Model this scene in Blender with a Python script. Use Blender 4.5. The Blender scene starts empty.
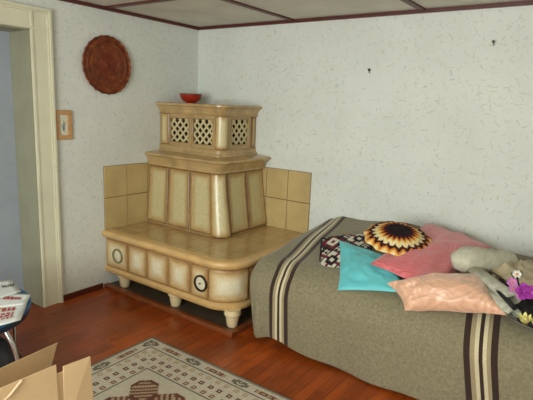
import bpy, bmesh, math, random
from mathutils import Vector, Matrix, noise
PI = math.pi
V = Vector
random.seed(7)
scene = bpy.context.scene
col = scene.collection
H = 2.2          # ceiling height
RX, RY = 4.5, -4.9   # room extents

# ------------------------------------------------------------------ materials
def lin(c):
    o = []
    for v in c:
        v /= 255.0
        o.append(v / 12.92 if v <= .04045 else ((v + .055) / 1.055) ** 2.4)
    return (*o, 1.0)

class N:
    """small node-tree helper"""
    def __init__(s, name, rough=.6, spec=.5, coat=0.0, metal=0.0):
        s.m = bpy.data.materials.new(name); s.m.use_nodes = True
        s.t = s.m.node_tree; s.b = s.t.nodes['Principled BSDF']
        s.b.inputs['Roughness'].default_value = rough
        s.b.inputs['Specular IOR Level'].default_value = spec
        s.b.inputs['Coat Weight'].default_value = coat
        s.b.inputs['Metallic'].default_value = metal
    def n(s, kind, **kw):
        nd = s.t.nodes.new(kind)
        for k, v in kw.items():
            if hasattr(nd, k): setattr(nd, k, v)
            else: nd.inputs[k.replace('_', ' ')].default_value = v
        return nd
    def l(s, a, b): s.t.links.new(a, b)
    def math(s, op, a, b=None, c=None):
        nd = s.t.nodes.new('ShaderNodeMath'); nd.operation = op
        for i, v in enumerate((a, b, c)):
            if v is None: continue
            if isinstance(v, (int, float)): nd.inputs[i].default_value = v
            else: s.l(v, nd.inputs[i])
        return nd.outputs[0]
    def mix(s, f, a, b, mode='MIX'):
        nd = s.t.nodes.new('ShaderNodeMix'); nd.data_type = 'RGBA'; nd.blend_type = mode
        for i, v in ((0, f), (6, a), (7, b)):
            if isinstance(v, (int, float, tuple)): nd.inputs[i].default_value = v
            else: s.l(v, nd.inputs[i])
        return nd.outputs[2]
    def ramp(s, f, stops, interp='LINEAR'):
        nd = s.t.nodes.new('ShaderNodeValToRGB'); cr = nd.color_ramp; cr.interpolation = interp
        while len(cr.elements) < len(stops): cr.elements.new(0.5)
        for e, (p, c) in zip(cr.elements, stops): e.position = p; e.color = c
        s.l(f, nd.inputs[0]); return nd.outputs[0]
    def color(s, c):
        if isinstance(c, tuple): s.b.inputs['Base Color'].default_value = c
        else: s.l(c, s.b.inputs['Base Color'])
    def noise(s, scale, detail=4, rough=.55, vec=None, dist=0.0):
        nd = s.n('ShaderNodeTexNoise'); nd.inputs['Scale'].default_value = scale
        nd.inputs['Detail'].default_value = detail; nd.inputs['Roughness'].default_value = rough
        nd.inputs['Distortion'].default_value = dist
        s.l(vec if vec is not None else s.obj(), nd.inputs['Vector']); return nd.outputs[0]
    def obj(s): 
        return s.n('ShaderNodeTexCoord').outputs['Object']
    def mapped(s, scale=(1, 1, 1), rot=(0, 0, 0), loc=(0, 0, 0), vec=None):
        mp = s.n('ShaderNodeMapping'); mp.inputs['Scale'].default_value = scale
        mp.inputs['Rotation'].default_value = rot; mp.inputs['Location'].default_value = loc
        s.l(vec if vec is not None else s.obj(), mp.inputs['Vector']); return mp.outputs[0]
    def bump(s, h, strength=.3, dist=.01):
        b = s.n('ShaderNodeBump'); b.inputs['Strength'].default_value = strength
        b.inputs['Distance'].default_value = dist
        s.l(h, b.inputs['Height']); s.l(b.outputs[0], s.b.inputs['Normal'])

def plain(name, rgb, rough=.6, var=.12, scale=12, spec=.5, coat=0., metal=0., bump=0., bscale=80):
    w = N(name, rough, spec, coat, metal)
    f = w.noise(scale)
    c = lin(rgb); d = tuple(x * (1 - var) for x in c[:3]) + (1,); e = tuple(min(1, x * (1 + var)) for x in c[:3]) + (1,)
    w.color(w.ramp(f, [(.3, d), (.7, e)]))
    if bump: w.bump(w.noise(bscale, 3), bump, .004)
    return w.m

def wallpaper(name, base, patch=None):
    w = N(name, .75, .3)
    geo = w.obj()
    flat = w.mapped(vec=geo)
    def strokes(scale, hl, hw, seed, colour, prev, bend):
        vo = w.n('ShaderNodeTexVoronoi'); vo.inputs['Scale'].default_value = scale
        mp = w.mapped(loc=(seed, seed * .37, seed * .73), vec=flat)
        wob = w.n('ShaderNodeTexNoise'); wob.inputs['Scale'].default_value = 14
        w.l(mp, wob.inputs['Vector'])
        ad = w.n('ShaderNodeVectorMath', operation='MULTIPLY_ADD')
        w.l(wob.outputs[1], ad.inputs[0]); ad.inputs[1].default_value = (bend,) * 3; w.l(mp, ad.inputs[2])
        w.l(ad.outputs[0], vo.inputs['Vector'])
        sub = w.n('ShaderNodeVectorMath', operation='SUBTRACT')
        w.l(ad.outputs[0], sub.inputs[0]); w.l(vo.outputs['Position'], sub.inputs[1])
        sp = w.n('ShaderNodeSeparateXYZ'); w.l(sub.outputs[0], sp.inputs[0])
        sc = w.n('ShaderNodeSeparateColor'); w.l(vo.outputs['Color'], sc.inputs[0])
        ang = w.math('MULTIPLY', sc.outputs[0], 6.283)
        cs, sn = w.math('COSINE', ang), w.math('SINE', ang)
        h = w.math('ADD', sp.outputs[0], sp.outputs[1])
        a = w.math('ADD', w.math('MULTIPLY', h, cs), w.math('MULTIPLY', sp.outputs[2], sn))
        b = w.math('SUBTRACT', w.math('MULTIPLY', h, sn), w.math('MULTIPLY', sp.outputs[2], cs))
        m = w.math('MULTIPLY', w.math('LESS_THAN', w.math('ABSOLUTE', a), hl), w.math('LESS_THAN', w.math('ABSOLUTE', b), hw))
        m = w.math('MULTIPLY', m, w.math('MULTIPLY', sc.outputs[1], .9))
        return w.mix(m, prev, colour)
    c0 = w.ramp(w.noise(2.2, 5), [(.35, lin(tuple(int(v * .965) for v in base))), (.65, lin(base))])
    c1 = strokes(17, .022, .0024, 3.1, lin((196, 196, 188)), c0, .06)
    c2 = strokes(13, .018, .003, 9.7, lin((204, 199, 178)), c1, .06)
    c3 = strokes(20, .014, .002, 15.2, lin((184, 190, 198)), c2, .06)
    if patch:
        sp = w.n('ShaderNodeSeparateXYZ'); w.l(geo, sp.inputs[0])
        x0, x1, z0, z1 = patch
        m = w.math('MULTIPLY', w.math('COMPARE', sp.outputs[0], (x0 + x1) / 2, (x1 - x0) / 2), w.math('COMPARE', sp.outputs[2], (z0 + z1) / 2, (z1 - z0) / 2))
        c3 = w.mix(w.math('MULTIPLY', m, .35), c3, lin((222, 226, 224)))
    w.color(c3)
    w.bump(w.noise(160, 2), .15, .002)
    return w.m

def glaze(name, edge, mid, centre, rough=.3, e1=.35, e2=.9):
    """airbrushed ceramic glaze; UV.x is 0 on the tile's edge and 1 well inside"""
    w = N(name, rough, .5, .15)
    uv = w.n('ShaderNodeUVMap', uv_map='glaze')
    sp = w.n('ShaderNodeSeparateXYZ'); w.l(uv.outputs[0], sp.inputs[0])
    nz = w.noise(9, 5)
    f = w.math('ADD', sp.outputs[0], w.math('MULTIPLY', w.math('SUBTRACT', nz, .5), .35))
    c = w.ramp(f, [(.0, lin(edge)), (e1, lin(mid)), (e2, lin(centre))])
    fine = w.ramp(w.noise(45, 4), [(.3, (.86, .86, .84, 1)), (.7, (1, 1, 1, 1))])
    w.color(w.mix(1.0, c, fine, 'MULTIPLY'))
    w.bump(w.noise(14, 2), .08, .01)
    return w.m

M = {}
M['wall'] = wallpaper('wallpaper', (222, 227, 220))
M['wall_b'] = wallpaper('wallpaper back', (222, 227, 220), (1.52, 1.93, 1.53, 1.81))
M['ceiling'] = plain('ceiling board', (206, 205, 192), .7, .1, 3.5, bump=.1, bscale=30)
M['batten'] = plain('dark red batten', (84, 36, 30), .45, .2, 20)
M['cream'] = plain('cream paint', (218, 216, 190), .4, .05, 4)
M['jamb'] = plain('jamb paint', (150, 150, 126), .5, .08, 5)
M['door'] = plain('door paint', (160, 170, 180), .5, .07, 6)
M['base'] = plain('baseboard wood', (88, 40, 26), .4, .25, 18)

# floor planks, running away from the camera along Y
w = N('floor wood', .3, .35, .12)
mp = w.mapped(rot=(0, 0, PI / 2))
br = w.n('ShaderNodeTexBrick'); w.l(mp, br.inputs['Vector'])
br.inputs['Scale'].default_value = 1; br.inputs['Brick Width'].default_value = .62; br.inputs['Row Height'].default_value = .068
br.inputs['Mortar Size'].default_value = .0012; br.inputs['Mortar Smooth'].default_value = .3; br.offset = .37
br.inputs['Color1'].default_value = lin((176, 84, 28)); br.inputs['Color2'].default_value = lin((140, 64, 24)); br.inputs['Mortar'].default_value = lin((78, 36, 18))
br.inputs['Bias'].default_value = -.1
st = w.noise(6, 6, .6, w.mapped(scale=(9, .8, 1)), .4)
c = w.mix(.65, br.outputs[0], w.ramp(st, [(.25, (.42, .36, .32, 1)), (.55, (.95, .9, .86, 1)), (.8, (1.25, 1.15, 1.0, 1))]), 'MULTIPLY')
c = w.mix(.8, c, w.ramp(w.noise(1.6, 3, .6), [(.35, (.62, .58, .56, 1)), (.62, (1.08, 1.04, 1, 1))]), 'MULTIPLY')
w.color(c); w.bump(st, .04, .003)
w.l(w.ramp(w.noise(3, 3), [(.3, (.26,) * 3 + (1,)), (.7, (.42,) * 3 + (1,))]), w.b.inputs['Roughness'])
M['floor'] = w.m

M['body'] = glaze('stove body glaze', (112, 72, 32), (182, 150, 96), (204, 192, 146))
M['pil'] = glaze('stove corner glaze', (130, 88, 42), (194, 164, 108), (218, 208, 164))
M['apron'] = glaze('bench apron glaze', (150, 106, 58), (206, 178, 126), (232, 224, 194), e1=.4, e2=1.0)
M['core'] = plain('stove tan glaze', (174, 146, 100), .2, .12, 9, coat=.4)
M['cornice'] = plain('stove cornice glaze', (180, 152, 104), .25, .25, 7, coat=.3)
M['rim'] = plain('bench rim glaze', (204, 168, 110), .25, .12, 7, coat=.3)
M['lattice'] = plain('lattice glaze', (206, 192, 146), .3, .06, 9)
M['hole'] = plain('opening shade', (30, 24, 16), .9, .05, 9)  # near-black colour stands in for the shade behind the grilles
M['foot'] = plain('foot glaze', (226, 208, 164), .2, .06, 6, coat=.4)
M['ring'] = plain('ring dark metal', (44, 36, 26), .35, .1, 9, metal=.4)
M['ring2'] = plain('ring green glaze', (124, 122, 78), .3, .1, 9)
M['disc'] = plain('disc glaze', (216, 208, 180), .2, .06, 9)
M['slate'] = plain('hearth slate', (84, 74, 60), .45, .2, 8)
M['edgewood'] = plain('hearth wood edge', (126, 68, 34), .35, .18, 15)
def tilemat(name, a, b, mortar, sx, sy, loc=(0, 0, 0), rough=.22):
    w = N(name, rough, .55, .35)
    br = w.n('ShaderNodeTexBrick'); w.l(w.mapped(loc=loc), br.inputs['Vector'])
    br.offset = 0; br.inputs['Scale'].default_value = 1; br.inputs['Brick Width'].default_value = sx; br.inputs['Row Height'].default_value = sy
    br.inputs['Mortar Size'].default_value = .0025; br.inputs['Mortar Smooth'].default_value = .4
    br.inputs['Color1'].default_value = lin(a); br.inputs['Color2'].default_value = lin(b); br.inputs['Mortar'].default_value = lin(mortar)
    w.color(w.mix(.6, br.outputs[0], w.ramp(w.noise(8, 4), [(.3, (.72, .7, .66, 1)), (.7, (1.1, 1.1, 1.08, 1))]), 'MULTIPLY'))
    return w.m
M['seat'] = tilemat('bench top tiles', (190, 158, 108), (180, 150, 102), (140, 104, 58), .225, .225, (-.03, .0, 0))
M['wtile'] = plain('wall tile glaze', (192, 168, 116), .22, .1, 5, coat=.35)
M['grout'] = plain('tile grout', (104, 70, 34), .8, .1, 20)

M['frame'] = plain('pale wood frame', (190, 146, 96), .45, .15, 30)
M['print'] = plain('print paper', (214, 212, 190), .6, .04, 30)
M['printink'] = plain('print ink', (132, 146, 138), .6, .3, 60)
w = N('woven plate', .6, .4)
g = w.n('ShaderNodeTexCoord').outputs['Object']
sp = w.n('ShaderNodeSeparateXYZ'); w.l(g, sp.inputs[0])
rad = w.math('SQRT', w.math('ADD', w.math('MULTIPLY', sp.outputs[1], sp.outputs[1]), w.math('MULTIPLY', sp.outputs[2], sp.outputs[2])))
wave = w.math('SINE', w.math('MULTIPLY', rad, 420))
nz = w.noise(26, 4)
c = w.ramp(nz, [(.3, lin((92, 40, 18))), (.5, lin((122, 58, 24))), (.7, lin((150, 82, 34)))])
c = w.mix(w.math('MULTIPLY', w.math('GREATER_THAN', wave, .2), .35), c, lin((72, 24, 14)))
c = w.mix(w.math('MULTIPLY', w.math('LESS_THAN', rad, .09), .4), c, lin((104, 26, 18)))
w.color(c); w.bump(wave, .4, .003); M['plate'] = w.m
M['bowl'] = plain('red bowl glaze', (158, 40, 24), .3, .2, 20, coat=.3)
M['bowlrim'] = plain('bowl dark rim', (70, 24, 18), .3, .1, 20)

# blanket with two groups of woven stripes
w = N('blanket wool', .95, .15)
uv = w.n('ShaderNodeUVMap', uv_map='weave'); sp = w.n('ShaderNodeSeparateXYZ'); w.l(uv.outputs[0], sp.inputs[0])
OL = lin((146, 139, 108)); OLs = lin((150, 142, 112)); DK = lin((58, 44, 38)); TN = lin((158, 144, 112)); CR = lin((206, 196, 162)); BR = lin((104, 82, 60))
base = w.ramp(w.noise(60, 4, .7), [(.3, lin((120, 114, 89))), (.7, lin((148, 140, 112)))])
L = .155
def band(x0, prev, L):
    f = w.math('DIVIDE', w.math('SUBTRACT', sp.outputs[0], x0), L)
    c = w.ramp(f, [(0, DK), (.19, TN), (.33, CR), (.45, DK), (.57, CR), (.68, TN), (.80, DK)], 'CONSTANT')
    m = w.math('MULTIPLY', w.math('GREATER_THAN', f, 0), w.math('LESS_THAN', f, 1))
    return w.mix(m, prev, c)
c = band(1.145, band(0, base, .14), .158)
w.color(w.mix(.5, c, w.ramp(w.noise(140, 2), [(.3, (.75, .75, .75, 1)), (.7, (1.1, 1.1, 1.1, 1))]), 'MULTIPLY'))
w.bump(w.noise(220, 3), .5, .003); w.b.inputs['Sheen Weight'].default_value = .2
M['blanket'] = w.m

def attrmat(name, rough=.85, bump=.4, bs=160, sheen=0.):
    w = N(name, rough, .25)
    a = w.n('ShaderNodeAttribute', attribute_name='Col')
    w.color(w.mix(.5, a.outputs[0], w.ramp(w.noise(90, 3), [(.3, (.78, .78, .78, 1)), (.7, (1.12, 1.12, 1.12, 1))]), 'MULTIPLY'))
    w.bump(w.noise(bs, 2), bump, .003); w.b.inputs['Sheen Weight'].default_value = sheen
    return w.m
M['rug'] = attrmat('rug wool'); M['knit'] = attrmat('patterned knit'); M['crochet'] = attrmat('crochet wool', bump=.7, bs=120)
def satin(name, a, b, rough=.38, wav=1.0, bs=.35):
    w = N(name, rough, .5)
    wv = w.n('ShaderNodeTexWave'); wv.wave_type = 'RINGS'; wv.rings_direction = 'Z'
    w.l(w.mapped(scale=(1, 1.5, 1)), wv.inputs['Vector'])
    wv.inputs['Scale'].default_value = 13 * wav; wv.inputs['Distortion'].default_value = 7; wv.inputs['Detail'].default_value = 1.5; wv.inputs['Detail Scale'].default_value = 1.4
    w.color(w.ramp(wv.outputs[1], [(.0, lin(b)), (1, lin(a))])); w.bump(wv.outputs[1], bs, .006)
    w.b.inputs['Sheen Weight'].default_value = .3
    return w.m
M['pink'] = satin('pink satin', (220, 118, 122), (202, 98, 104))
M['peach'] = satin('peach satin', (228, 184, 154), (216, 168, 138), .32, bs=.2)
M['teal'] = plain('turquoise satin', (104, 200, 206), .42, .07, 5, bump=.1, bscale=60)
M['fleece'] = plain('grey fleece', (190, 188, 168), .95, .14, 40, bump=.9, bscale=90)
M['felt'] = plain('grey newsprint', (178, 178, 160), .8, .3, 26, bump=.3, bscale=60)
M['beigewrap'] = plain('beige wrapping', (182, 168, 136), .45, .18, 14, bump=.3, bscale=20)
M['black'] = plain('black cloth', (26, 25, 26), .7, .2, 20)
M['purple'] = plain('purple petal', (166, 62, 164), .5, .2, 60)
M['lilac'] = plain('lilac petal', (190, 120, 180), .5, .2, 60)
M['white'] = plain('white petal', (226, 222, 214), .5, .06, 60)
M['yellow'] = plain('yellow cream petal', (236, 226, 150), .5, .1, 60)
M['ochre'] = plain('ochre centre', (206, 150, 40), .6, .1, 60)
M['stem'] = plain('green stem', (86, 112, 50), .6, .15, 40)
M['dish'] = plain('smoky dish', (92, 94, 92), .18, .12, 20, coat=.4)
M['beigefl'] = plain('peach petal', (206, 172, 140), .6, .1, 60)
M['card'] = plain('cardboard', (204, 176, 134), .85, .07, 6, bump=.1, bscale=50)
M['card_shade'] = plain('cardboard in shade', (170, 140, 100), .9, .08, 6)  # darker cardboard copy; the far flap's shade is in the colour
M['tape'] = plain('clear tape', (216, 192, 158), .25, .05, 9)
M['bluetop'] = plain('blue laminate', (24, 104, 168), .3, .12, 9)
M['bluedark'] = plain('dark blue edge', (22, 40, 60), .4, .12, 9)
M['chrome'] = plain('chrome tube', (200, 200, 200), .2, .05, 9, metal=1)
M['paper'] = plain('white paper', (214, 218, 214), .5, .05, 10)
M['redink'] = plain('red ink', (170, 60, 62), .5, .25, 70)
M['blueink'] = plain('blue ink', (60, 130, 150), .5, .25, 70)
M['darkink'] = plain('dark ink', (50, 46, 50), .5, .25, 70)
M['nail'] = plain('iron nail', (60, 52, 46), .4, .1, 20, metal=.8)
M['mattress'] = plain('mattress ticking', (196, 190, 176), .85, .06, 20)
M['bedwood'] = plain('bed frame wood', (112, 74, 44), .5, .2, 14)
M['winwhite'] = plain('window white', (222, 222, 216), .4, .04, 6)
M['glass'] = N('window glass', .02, .5).m
M['glass'].node_tree.nodes['Principled BSDF'].inputs['Transmission Weight'].default_value = 1
M['glass'].node_tree.nodes['Principled BSDF'].inputs['Base Color'].default_value = (1, 1, 1, 1)

# ------------------------------------------------------------------ helpers
WORLD = {}
def thing(name, label, cat, loc, group=None):
    o = bpy.data.objects.new(name, None); o.empty_display_size = .1; col.objects.link(o)
    o.location = loc; o['label'] = label; o['category'] = cat
    if group: o['group'] = group
    WORLD[o] = V(loc); return o
def obj(name, bm, mats, parent=None, origin=None, smooth=True, label=None, bevel=0):
    """bm in world coordinates; re-based on the parent (or the origin given)"""
    me = bpy.data.meshes.new(name)
    base = V(origin) if origin is not None else (WORLD[parent] if parent else V((0, 0, 0)))
    bmesh.ops.translate(bm, vec=-base, verts=bm.verts[:])
    bm.to_mesh(me); bm.free()
    o = bpy.data.objects.new(name, me); col.objects.link(o)
    if parent: o.parent = parent; o.location = base - WORLD[parent]
    else: o.location = base
    WORLD[o] = base
    for m in (mats if isinstance(mats, (list, tuple)) else [mats]): me.materials.append(m)
    if smooth:
        for p in me.polygons: p.use_smooth = True
        me.set_sharp_from_angle(angle=R_(38))
    if bevel:
        b = o.modifiers.new('bevel', 'BEVEL'); b.width = bevel; b.segments = 2; b.limit_method = 'ANGLE'; b.angle_limit = R_(40)
    if label: o['label'] = label
    return o
def R_(d): return d * PI / 180
def tag(o, label, cat, group=None):
    o['label'] = label; o['category'] = cat
    if group: o['group'] = group
    return o
def struct(name, bm, m, **k):
    o = obj(name, bm, m, **k); o['kind'] = 'structure'; return o
def box(bm, a, b, mi=0):
    x0, y0, z0 = (min(a[i], b[i]) for i in range(3)); x1, y1, z1 = (max(a[i], b[i]) for i in range(3))
    vs = [bm.verts.new(p) for p in ((x0, y0, z0), (x1, y0, z0), (x1, y1, z0), (x0, y1, z0), (x0, y0, z1), (x1, y0, z1), (x1, y1, z1), (x0, y1, z1))]
    for f in ((0, 3, 2, 1), (4, 5, 6, 7), (0, 1, 5, 4), (1, 2, 6, 5), (2, 3, 7, 6), (3, 0, 4, 7)):
        fa = bm.faces.new([vs[i] for i in f]); fa.material_index = mi
    return bm
def B(): return bmesh.new()
def tube(bm, pts, r, seg=10, cap=True, mi=0):
    pts = [V(p) for p in pts]; n = len(pts); rr = r if isinstance(r, (list, tuple)) else [r] * n
    rings = []; up = V((0, 0, 1)); prev = None
    for i, p in enumerate(pts):
        d = (pts[min(i + 1, n - 1)] - pts[max(i - 1, 0)]).normalized()
        if prev is None:
            a = d.cross(up if abs(d.z) < .9 else V((1, 0, 0))).normalized()
        else:
            a = (prev - d * prev.dot(d)).normalized()
        prev = a; b = d.cross(a)
        rings.append([bm.verts.new(p + (a * math.cos(2 * PI * k / seg) + b * math.sin(2 * PI * k / seg)) * rr[i]) for k in range(seg)])
    for i in range(n - 1):
        for k in range(seg):
            f = bm.faces.new((rings[i][k], rings[i][(k + 1) % seg], rings[i + 1][(k + 1) % seg], rings[i + 1][k])); f.material_index = mi
    if cap:
        for rg in (rings[0][::-1], rings[-1]):
            f = bm.faces.new(rg); f.material_index = mi
    bmesh.ops.recalc_face_normals(bm, faces=bm.faces[:])
    return bm
def smoothpts(P, n=8):
    P = [V(p) for p in P]; out = []
    for i in range(len(P) - 1):
        p0, p1, p2, p3 = P[max(i - 1, 0)], P[i], P[i + 1], P[min(i + 2, len(P) - 1)]
        for k in range(n):
            t = k / n
            out.append(.5 * ((2 * p1) + (-p0 + p2) * t + (2 * p0 - 5 * p1 + 4 * p2 - p3) * t * t + (-p0 + 3 * p1 - 3 * p2 + p3) * t ** 3))
    return out + [P[-1]]
def lathe(bm, c, prof, axis='Z', seg=40, mi=0, wob=None):
    """prof: (radius, height) list; axis Z, X (towards the room from wall A) or -Y"""
    c = V(c); rings = []
    for r, h in prof:
        if r < 1e-5: r = 1e-5
        ring = []
        for k in range(seg):
            a = 2 * PI * k / seg; q = r * (wob(a, r) if wob else 1)
            if axis == 'Z': p = V((q * math.cos(a), q * math.sin(a), h))
            elif axis == 'X': p = V((h, q * math.cos(a), q * math.sin(a)))
            else: p = V((q * math.cos(a), -h, q * math.sin(a)))
            ring.append(bm.verts.new(c + p))
        rings.append(ring)
    for i in range(len(rings) - 1):
        for k in range(seg):
            f = bm.faces.new((rings[i][k], rings[i][(k + 1) % seg], rings[i + 1][(k + 1) % seg], rings[i + 1][k])); f.material_index = mi
    bmesh.ops.remove_doubles(bm, verts=bm.verts[:], dist=5e-5)
    bmesh.ops.recalc_face_normals(bm, faces=bm.faces[:])
    return bm
def lpath(d, w_, r, n=14):
    """plan line of a corner piece: from wall A along its front, round the corner, back to wall B"""
    pts = [V((0.001, -d, 0))]
    for i in range(n + 1):
        a = -PI / 2 + (PI / 2) * i / n
        pts.append(V((w_ - r + r * math.cos(a), -d + r + r * math.sin(a), 0)))
    pts.append(V((w_, -0.001, 0))); return pts
def lsweep(bm, d, w_, r, prof, cap_t=True, cap_b=False, mi=0):
    """prof: (offset_front, offset_side, z)"""
    rows = []
    for od, ow, z in prof:
        rows.append([bm.verts.new((p.x, p.y, z)) for p in lpath(d + od, w_ + ow, max(.005, r + (od + ow) / 2))])
    for a, b in zip(rows[:-1], rows[1:]):
        for i in range(len(a) - 1):
            f = bm.faces.new((a[i], a[i + 1], b[i + 1], b[i])); f.material_index = mi
    for row, do in ((rows[-1], cap_t), (rows[0], cap_b)):
        if do:
            c = bm.verts.new((0.001, -0.001, row[0].co.z))
            for i in range(len(row) - 1): 
                f = bm.faces.new((c, row[i], row[i + 1])); f.material_index = mi
    bmesh.ops.recalc_face_normals(bm, faces=bm.faces[:])
    return bm
def patch(bm, fn, ls, lt, hf, n=22, m=22, soft=.06):
    """moulded tile: fn(s,t) -> (pos, normal); ls, lt its size in metres; hf(e, s, t) its relief; UV.x = distance to the edge / soft"""
    uv = bm.loops.layers.uv.get('glaze') or bm.loops.layers.uv.new('glaze')
    def ease(x): return x
    g = []; E = []
    us = [0, .012, .03, .06, .09, .13] ; 
    def grid(k, l_):
        edge = [0, .006, .012, .02, .03, .042, .06]
        edge = [e for e in edge if e < l_ * .35]
        mid = [edge[-1] + (l_ - 2 * edge[-1]) * i / k for i in range(1, k)]
        return [e / l_ for e in edge] + [q / l_ for q in mid] + [1 - e / l_ for e in edge[::-1]]
    S, T = grid(n // 3, ls), grid(m // 3, lt)
    for s in S:
        rr, ee = [], []
        for t in T:
            e = min(s * ls, (1 - s) * ls, t * lt, (1 - t) * lt)
            p, nn = fn(s, t); rr.append(bm.verts.new(p + nn * hf(e, s, t)))
            # softer blended distance for the glaze
            ex = min(s, 1 - s) * ls; ey = min(t, 1 - t) * lt
            k = .02; h = max(0, k - abs(ex - ey)) / k; ee.append(max(0, min(ex, ey) - h * h * k / 4) / soft)
        g.append(rr); E.append(ee)
    for i in range(len(S) - 1):
        for j in range(len(T) - 1):
            f = bm.faces.new((g[i][j], g[i + 1][j], g[i + 1][j + 1], g[i][j + 1]))
            for lp, (a, b) in zip(f.loops, ((i, j), (i + 1, j), (i + 1, j + 1), (i, j + 1))):
                lp[uv].uv = (min(1, E[a][b]), 0)
    return bm
def quadfn(a, b, c, d):
    """a,b bottom left/right, c,d top right/left"""
    a, b, c, d = V(a), V(b), V(c), V(d); nn = (b - a).cross(d - a).normalized()
    return lambda s, t: ((a * (1 - s) + b * s) * (1 - t) + (d * (1 - s) + c * s) * t, nn)
def rimrelief(h=.012, w0=.012, w1=.035, inner=.004, bulge=.006):
    def f(e, s, t):
        if e < w0: z = h * math.sin(PI / 2 * e / w0)
        elif e < w1: q = (e - w0) / (w1 - w0); z = h + (inner - h) * (.5 - .5 * math.cos(PI * q))
        else: z = inner
        return z + bulge * 16 * s * (1 - s) * t * (1 - t) * (1 if e > w1 else (e / w1) ** 2)
    return f

# ------------------------------------------------------------------ the room
DY0, DY1, DZ = -2.52, -1.595, 1.96      # door opening along wall A
bm = B(); box(bm, (-.6, RY - .2, -.1), (RX + .2, .2, 0)); struct('floor', bm, M['floor'], smooth=False)
bm = B(); box(bm, (-.4, RY - .2, H), (RX + .2, .2, H + .1)); struct('ceiling', bm, M['ceiling'], smooth=False)
bm = B(); box(bm, (-.4, 0, 0), (RX + .2, .2, H)); struct('wall_back', bm, M['wall_b'], smooth=False)
bm = B(); box(bm, (-.25, DY1, 0), (0, 0, H)); box(bm, (-.25, RY, 0), (0, DY0, H)); box(bm, (-.25, DY0, DZ), (0, DY1, H))
struct('wall_left', bm, M['wall'], smooth=False)
bm = B(); box(bm, (RX, RY, 0), (RX + .2, 0, H)); struct('wall_right', bm, M['wall'], smooth=False)
WX0, WX1, WZ0, WZ1 = 1.0, 3.4, .85, 2.0
bm = B(); box(bm, (-.25, RY - .2, 0), (WX0, RY, H)); box(bm, (WX1, RY - .2, 0), (RX + .2, RY, H))
box(bm, (WX0, RY - .2, 0), (WX1, RY, WZ0)); box(bm, (WX0, RY - .2, WZ1), (WX1, RY, H)); struct('wall_front', bm, M['wall'], smooth=False)
# window in the wall behind the camera
bm = B()
for a, b in (((WX0, WZ0), (WX1, WZ0 + .06)), ((WX0, WZ1 - .06), (WX1, WZ1)), ((WX0, WZ0), (WX0 + .06, WZ1)), ((WX1 - .06, WZ0), (WX1, WZ1)), (((WX0 + WX1) / 2 - .03, WZ0), ((WX0 + WX1) / 2 + .03, WZ1))):
    box(bm, (a[0], RY - .12, a[1]), (b[0], RY - .06, b[1]))
wn = struct('window_1', bm, M['winwhite'], smooth=False)
bm = B(); box(bm, (WX0 + .06, RY - .095, WZ0 + .06), (WX1 - .06, RY - .09, WZ1 - .06)); obj('pane', bm, M['glass'], wn, smooth=False)
bm = B(); box(bm, (WX0 - .05, RY, WZ0 - .04), (WX1 + .05, RY + .1, WZ0 - .005)); obj('window_sill', bm, M['winwhite'], wn, smooth=False, bevel=.004)

# ceiling battens: a grid of about one metre and a line all round
k = 1
def batten(a, b):
    global k
    bm = B(); box(bm, a, b); struct('trim_%d' % k, bm, M['batten'], smooth=False); k += 1
for x in (1.03, 2.07, 3.11, 4.15): batten((x - .021, RY, H - .012), (x + .021, 0, H))
for y in (-1.0, -2.03, -3.06, -4.09): batten((0, y - .021, H - .0115), (RX, y + .021, H))
batten((0, -.022, H - .026), (RX, 0, H - .002)); batten((0, RY, H - .026), (.022, 0, H - .002))
bm = B(); box(bm, (0, -1.457, 0), (.012, -1.09, .045)); struct('baseboard_left', bm, M['base'], smooth=False, bevel=.003)
bm = B(); box(bm, (1.4, -.012, 0), (RX, 0, .045)); struct('baseboard_back', bm, M['base'], smooth=False, bevel=.003)
# door casing: stepped boards, deep reveal lining, closed leaf
def casing(bm, a0, a1, vert):
    # a0/a1: inner and outer line; profile steps in X
    pass
bm = B()
zt = 2.098; yo = -1.457; yi = -1.600; yl = DY0 - .14
for t, x in ((0, .022), (.02, .014), (.115, .026)):      # stepped moulding, from the inner edge out
    pass
def jambboard(bm, y_in, y_out, z1):
    s = 1 if y_out > y_in else -1; W = abs(y_out - y_in)
    for f0, f1, x in ((0, .12, .020), (.12, .80, .014), (.80, .88, .022), (.88, 1.0, .032)):
        box(bm, (0, y_in + s * W * f0, 0), (x, y_in + s * W * f1, z1))
jambboard(bm, yi, yo, zt)
jambboard(bm, DY0 + .005, yl, zt)
for f0, f1, x in ((0, .12, .0205), (.12, .80, .0145), (.80, .88, .0225), (.88, 1.0, .0325)):
    box(bm, (0, yl - .004 if f1 == 1 else yl + .02, DZ - .003 + (zt - DZ) * f0), (x, yo + .004 if f1 == 1 else yo - .02 - .10 * (1 - f1) * 0, DZ - .003 + (zt - DZ) * f1 + (.004 if f1 == 1 else 0)))
struct('trim_%d' % k, bm, M['cream'], smooth=False, bevel=.002); k += 1
bm = B(); box(bm, (-.25, DY1 - .012, 0), (.0, DY1, DZ)); box(bm, (-.25, DY0, 0), (.0, DY0 + .012, DZ)); box(bm, (-.25, DY0, DZ - .012), (0, DY1, DZ))
struct('trim_%d' % k, bm, M['jamb'], smooth=False); k += 1
bm = B(); box(bm, (-.29, DY0 - .03, 0), (-.252, DY1 + .03, DZ + .03))
d = struct('door_1', bm, M['door'], smooth=False)
bm = B(); tube(bm, [(-.25, DY0 + .09, 1.0), (-.215, DY0 + .09, 1.0), (-.21, DY0 + .10, 1.0), (-.21, DY0 + .2, 1.0)], .008); obj('door_handle', bm, M['chrome'], d)

# ------------------------------------------------------------------ tiled stove
st = thing('tiled_stove', 'large tan glazed ceramic tile stove with a tiled bench, in the room corner', 'stove', (.69, -.5, 0))
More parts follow.
